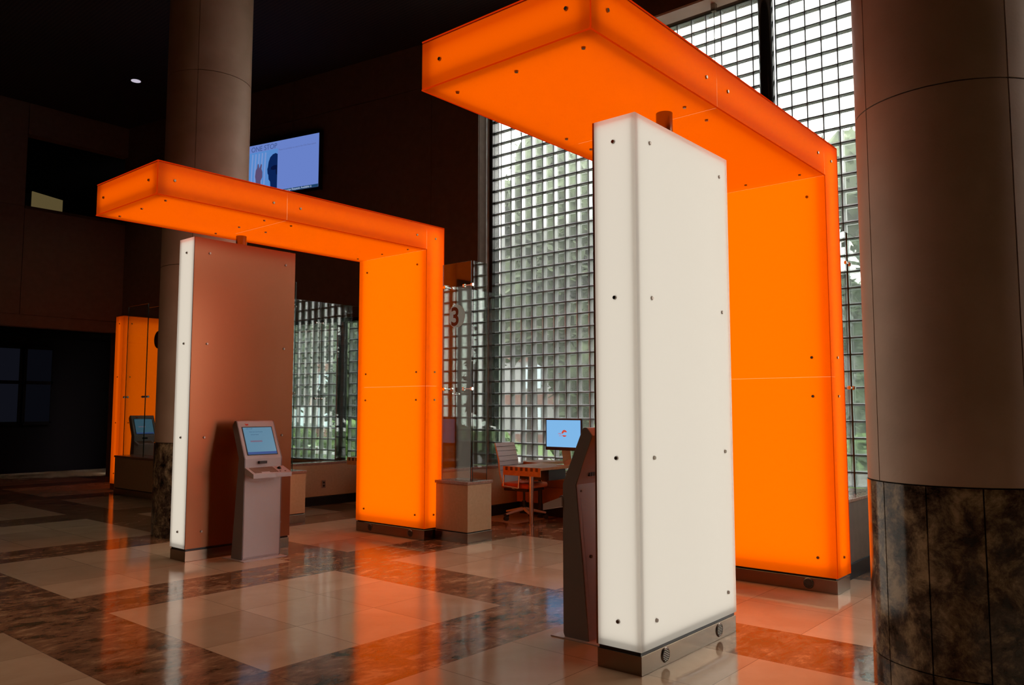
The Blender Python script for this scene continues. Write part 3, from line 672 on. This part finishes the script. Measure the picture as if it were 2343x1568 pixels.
    obj('vent_slots', bm, 'black', t)
    return t
kiosk('lilac grey check in kiosk with lit blue screen, facing us before the brown column', (4.455, 7.265, 0), 0)
kiosk('grey kiosk seen from behind, half hidden by the foreground white column', (4.38 + .42, 3.262, 0), PI)
kiosk('dim kiosk behind glass in front of the far orange pillar', (6.84, 14.86, 0), 0, .55)

# ------------------------------------------------------------------ office behind the near white column
t = thing('office_desk', 'maple office desk with checkered end panel and round steel leg', 'desk', (8.2, 6.47, 0))
obj('desktop', bbox(0, .79, 0, .62, .705, .74, .003), 'wood', t)
bm = bmesh.new(); box(bm, -.012, 0, -.005, .625, .625, .74); ep = obj('end_panel', bm, 'wood', t)
bm = bmesh.new()
for k in range(7): box(bm, -.015, -.012, .035 + k * .085, .075 + k * .085, .69, .735)
obj('inlay_block', bm, 'wood_dark', ep)
for px, py, mm in ((.06, .20, 'steel'), (.70, .56, 'black')):  # rear leg black, the shadow under the desk put into its colour
    bm = bmesh.new(); cyl(bm, (px, py, 0.004), (px, py, .705), .03, n=24); cyl(bm, (px, py, 0), (px, py, .012), .045, n=24); obj('leg', bm, mm, t)
bm = bmesh.new(); box(bm, .25, .62, .06, .55, .56, .70); obj('drawer_box', bm, 'black', t)
t = thing('desk_return', 'raised curved maple return worktop behind the office desk', 'desk', (9.0, 7.08, .545))
bm = bmesh.new(); pts = [(0, 0), (.6, 0), (.6, .5), (.2, .5), (.05, .38)]
A = [bm.verts.new((p[0], p[1], .16)) for p in pts]; B = [bm.verts.new((p[0], p[1], .195)) for p in pts]
for i in range(5): bm.faces.new((A[i], A[(i + 1) % 5], B[(i + 1) % 5], B[i]))
bm.faces.new(A[::-1]); bm.faces.new(B); obj('worktop', bm, 'wood', t)
bm = bmesh.new(); cyl(bm, (.45, .40, 0), (.45, .40, .16), .03); obj('leg', bm, 'steel', t)
# monitor, faces -X
t = thing('computer_monitor', 'desktop monitor with light blue screen and red logo on the office desk', 'monitor', (8.8, 6.55, .74), -PI / 2)
obj('casing', bbox(-.305, .305, 0, .035, .20, .632, .008), 'black', t)
bm = bmesh.new(); box(bm, -.285, .285, -.0015, .0, .245, .608); sc_ = obj('screen', bm, emis('monitor_blue', (.21, .47, .80), 1), t)
bm = bmesh.new()
def arcp(r, a0, a1, cx=.02, cz=.43, st=8): return [(cx + r * math.cos(math.radians(a)), cz + r * math.sin(math.radians(a))) for a in range(a0, a1 + 1, st)]
solid_poly(bm, arcp(.046, 20, 180) + [(-.005, .425), (.015, .45), (.035, .445)], -.0025, -.0015)
lr = emis('logo_red_lit', (.62, .06, .03), 1)
obj('logo', bm, lr, sc_)
bm = bmesh.new(); solid_poly(bm, arcp(.046, 212, 328) , -.0025, -.0015); obj('logo', bm, lr, sc_)
text('logo_text', 'ONE', .028, lr, sc_, (-.085, -.0022, .415)); text('logo_text', 'STOP', .018, lr, sc_, (-.07, -.0022, .39))
bm = bmesh.new(); prism(bm, [(.03, .30), (.10, .01), (.12, .01), (.045, .32)], -.07, .07); obj('stand', bm, 'chrome', t)
obj('foot', bbox(-.10, .10, -.03, .15, 0, .01, .003), 'chrome', t)
# papers and keyboard
bm = bbox(-.11, .11, -.15, .15, 0, .004, .001); tag(obj('paper_stack', bm, 'paper', None, (9.33, 7.28, .7405), (0, 0, .5)), 'white sheets of paper lying on the raised return beside the monitor', 'paper')
# chair facing -Y on the far side of the desk
def office_chair(label, loc, rz):
    t = thing('office_chair', label, 'chair', loc, rz)
    bm = bmesh.new(); prism(bm, [(.20, .50), (.24, .62), (.26, .80), (.33, 1.03), (.345, 1.03), (.285, .80), (.262, .62), (.225, .50)], -.22, .22)
    bk = obj('backrest', bm, 'mesh', t)
    bm = bmesh.new()
    for z, y in ((.66, .248), (.72, .254), (.78, .262), (.85, .28), (.92, .302), (.98, .318)): box(bm, -.215, .215, y - .008, y + .002, z, z + .004)
    obj('seam_line', bm, 'black', bk)
    obj('seat', bbox(-.24, .24, -.24, .22, .43, .50, .03, 4), 'seat', t)
    obj('seat_pan', bbox(-.2, .2, -.2, .2, .39, .43, .01), 'black', t)
    for s_ in (-1, 1):
        x = s_ * .27; bm = bmesh.new(); tube(bm, [(x, -.10, .44), (x, -.12, .655), (x, .14, .655), (x, .15, .46), (x, -.10, .44)], .011)
        tube(bm, [(x, .0, .44), (s_ * .18, .0, .42)], .011); obj('armrest', bm, 'chrome', t)
    bm = bmesh.new(); cyl(bm, (0, 0, .10), (0, 0, .25), .028); cyl(bm, (0, 0, .25), (0, 0, .39), .016); obj('gas_lift', bm, 'black', t)
    for k in range(5):
        a = math.radians(18 + 72 * k); c, s = math.cos(a), math.sin(a); R = .30
        bm = bmesh.new(); cyl(bm, (.02 * c, .02 * s, .14), (R * c, R * s, .085), .024, .013, n=10); obj('base_arm', bm, 'mesh', t)
        bm = bmesh.new(); cyl(bm, (R * c, R * s, .09), (R * c, R * s, .05), .008)
        for o_ in (-.014, .014): cyl(bm, (R * c - s * (o_ - .009), R * s + c * (o_ - .009), .031), (R * c - s * (o_ + .009), R * s + c * (o_ + .009), .031), .031, n=18)
        obj('caster', bm, 'rubber', t)
    return t
office_chair('pale ribbed office chair with orange seat tucked under the maple desk', (8.62, 7.09, 0), math.radians(4))
# credenzas
def credenza(label, x0, x1, y0, y1, h=.545, kick=.17, ny=4):
    t = thing('credenza', label, 'cabinet', (x0, y0, 0)); w, d = x1 - x0, y1 - y0
    obj('carcass', bbox(.01, w, 0, d, kick, h - .03, .002), 'cabinet', t)
    obj('top', bbox(-.01, w, -.01, d + .01, h - .03, h, .003), 'beige', t)
    for k in range(ny):
        a = k * d / ny; obj('door', bbox(-.008, .01, a + .004, a + d / ny - .004, kick + .005, h - .14, .002), 'cabinet', t)
        obj('drawer', bbox(-.008, .01, a + .004, a + d / ny - .004, h - .132, h - .036, .002), 'cabinet', t)
    obj('toe_kick', bbox(.05, w, .01, d - .01, 0, kick, 0), 'black', t)
credenza('low orange wood credenza under the window behind the office chair', 9.02, 9.6, 2.9, 7.55)
credenza('low orange wood credenza in the left office behind the far arch leg', 8.55, 8.99, 7.95, 10.42, h=.50)
# second desk glimpsed left of the far arch leg, with orange chair and a roll of tape
t = thing('office_desk', 'desk end with checkered wood edge glimpsed just left of the far arch leg', 'desk', (7.75, 9.2, 0))
obj('desktop', bbox(0, .78, 0, .62, .74, .775, .003), 'wood', t)
bm = bmesh.new(); box(bm, -.012, 0, -.005, .625, .665, .775); ep = obj('end_panel', bm, 'wood', t)
bm = bmesh.new()
for k in range(7): box(bm, -.015, -.012, .035 + k * .085, .075 + k * .085, .725, .77)
obj('inlay_block', bm, 'wood_dark', ep)
bm = bmesh.new(); cyl(bm, (.06, .31, 0), (.06, .31, .74), .03); obj('leg', bm, 'steel', t)
bm = bmesh.new(); cyl(bm, (.70, .31, 0), (.70, .31, .74), .03); obj('leg', bm, 'steel', t)
# ceiling downlights: one in view at the far left, two out of view added to brighten the hall's left side
def downlight(label, x, y, power):
    t = thing('downlight', label, 'ceiling light', (x, y, 7.95))
    bm = bmesh.new(); cyl(bm, (0, 0, -.012), (0, 0, 0), .10, n=32); obj('trim_ring', bm, 'steel', t)
    bm = bmesh.new(); cyl(bm, (0, 0, -.016), (0, 0, -.012), .088, n=32); obj('lens', bm, 'lens', t)
    ld = bpy.data.lights.new('downlight_bulb', 'SPOT'); ld.energy = power; ld.color = (1, .78, .5); ld.spot_size = math.radians(110); ld.spot_blend = .6; ld.shadow_soft_size = .08
    lo = bpy.data.objects.new('bulb', ld); C.objects.link(lo); lo.parent = t; lo.location = (0, 0, -.03)
M['lens'] = emis('downlight_glow', (.72, .66, .8), .75)
downlight('single small round downlight in the dark ceiling at upper left', 6.94, 15.59, 45)
downlight('added ceiling downlight out of view, brightening the open floor left of the camera', .6, 6.2, 260)
downlight('added ceiling downlight out of view, brightening the floor by the passage', .6, 11.6, 90)

# ------------------------------------------------------------------ outdoors
bm = bmesh.new(); box(bm, 10.3, 70, -30, 60, -.35, -.25); struct(obj('ground_outside', bm, 'grass'))
bm = bmesh.new(); box(bm, 14.0, 15.6, -20, 50, -.25, -.23); struct(obj('path_outside', bm, 'paving'))
bm = bmesh.new(); box(bm, 19.0, 23, -30, 60, -.25, -.225); struct(obj('street_outside', bm, 'paving'))
def foliage(name, lab, cx, cy_, cz, rx, ry, rz, n, leaf, mt, trunk=True, seed=1, cat='tree', grp=None):
    rnd = random.Random(seed); t = thing(name, lab, cat, (cx, cy_, -.25), 0, grp)
    bm = bmesh.new()
    cl = [(rnd.uniform(-.7, .7) * rx, rnd.uniform(-.7, .7) * ry, cz + rnd.uniform(-.75, .75) * rz, rnd.uniform(.28, .5)) for _ in range(22)]
    for i in range(n):
        c = rnd.choice(cl); u = Vector((rnd.gauss(0, 1), rnd.gauss(0, 1), rnd.gauss(0, 1))).normalized() * rnd.uniform(.5, 1) ** .5
        p = Vector((c[0] + u.x * rx * c[3], c[1] + u.y * ry * c[3], c[2] + u.z * rz * c[3]))
        a = Vector((rnd.gauss(0, 1), rnd.gauss(0, 1), rnd.gauss(0, .6))).normalized() * leaf * rnd.uniform(.6, 1.2)
        b = a.orthogonal().normalized() * leaf * .45
        bm.faces.new([bm.verts.new(p + q) for q in (-a, b, a, -b)])
    for c in cl:   # dense inner leaves of each clump
        q = bmesh.new(); bmesh.ops.create_icosphere(q, subdivisions=3, radius=1)
        vm = {}
        for v in q.verts:
            k = .78 * c[3] * (1 + .45 * noise.noise(v.co * 2.3 + Vector(c[:3]))); vm[v] = bm.verts.new((c[0] + v.co.x * rx * k, c[1] + v.co.y * ry * k, c[2] + v.co.z * rz * k))
        for f in q.faces: bm.faces.new([vm[v] for v in f.verts]).smooth = True
        q.free()
    obj('foliage', bm, mt, t)
    if trunk:
        bm = bmesh.new(); cyl(bm, (0, 0, 0), (.1, .05, cz), .17, .09, n=10)
        for k in range(5):
            a = k * 1.3; cyl(bm, (.08, .04, cz - 1.2 + .2 * k), (.9 * math.cos(a) * rx * .5, .9 * math.sin(a) * ry * .5, cz + .5), .06, .02, n=7)
        obj('trunk', bm, 'bark', t)
    return t
G = 'trees outside the glass block windows'
for i, (x, y, z, rx, ry, rz, n, lb) in enumerate((
    (16.5, 13.3, 5.0, 2.2, 2.5, 3.6, 4600, 'broad green tree outside, seen through the window below the near beam'),
    (17.0, 25.6, 4.2, 2.4, 3.2, 3.2, 4000, 'green tree outside the low window left of the far arch leg'),
    (16.8, 2.6, 3.2, 2.0, 2.0, 2.6, 3600, 'green tree outside, seen beside the right column'),
    (17.0, 7.7, 4.2, 2.0, 2.1, 3.2, 4200, 'green tree outside behind the foreground white column'),
    (16.6, 19.4, 4.6, 2.2, 2.6, 3.4, 4400, 'green tree outside the low window at its right end'),
    (23.5, 24.0, 7.2, 2.4, 3.6, 6.0, 4600, 'tall green tree across the street, left in the large window'),
    (23.5, 15.0, 8.0, 2.4, 3.4, 7.0, 5600, 'tall green tree across the street, middle of the large window'),
    (22.8, 6.8, 4.8, 2.2, 3.0, 4.6, 4200, 'green tree across the street behind the top of the near arch'),
    (22.5, -.2, 4.0, 2.0, 2.5, 3.8, 3200, 'green tree across the street behind the right window'))):
    foliage('leafy_tree', lb, x, y, z, rx, ry, rz, n, .17, 'leaf', seed=3 + i, grp=G)
G2 = 'bushes outside the windows'
for i, (x, y, s, lb) in enumerate(((12.3, 8.2, 1.0, 'rounded green bush outside behind the office monitor'), (12.2, 3.4, 1.0, 'bright green bush outside at the foot of the right window'),
                                   (12.6, 15.0, 1.15, 'bright green bush outside the low left window'), (12.6, 11.7, .9, 'bright green bush outside near the grey window jamb'),
                                   (12.3, 18.9, 1.1, 'green bush outside at the left end of the low window'))):
    foliage('leafy_bush', lb, x, y, .75, 1.0 * s, 1.3 * s, .62 * s, 1300, .09, 'leaf2', False, 20 + i, 'bush', G2)
t = thing('brick_building', 'brick and pale building with tall windows across the street outside', 'building', (31, -5, -.25))
bm = bmesh.new(); box(bm, 0, 6, 0, 85, 0, 6.2); obj('wall', bm, 'pale', t)
bm = bmesh.new()
for z0, z1 in ((.0, .5), (1.95, 2.45), (4.1, 4.6)): box(bm, -.06, 0, 0, 85, z0, z1)
obj('brick_band', bm, 'brick', t)
for k in range(34):
    for zz in (.65, 2.75):
        bm = bmesh.new(); box(bm, -.05, .02, .6 + 2.4 * k, 1.7 + 2.4 * k, zz, zz + 1.15); obj('window', bm, 'winglass', t)
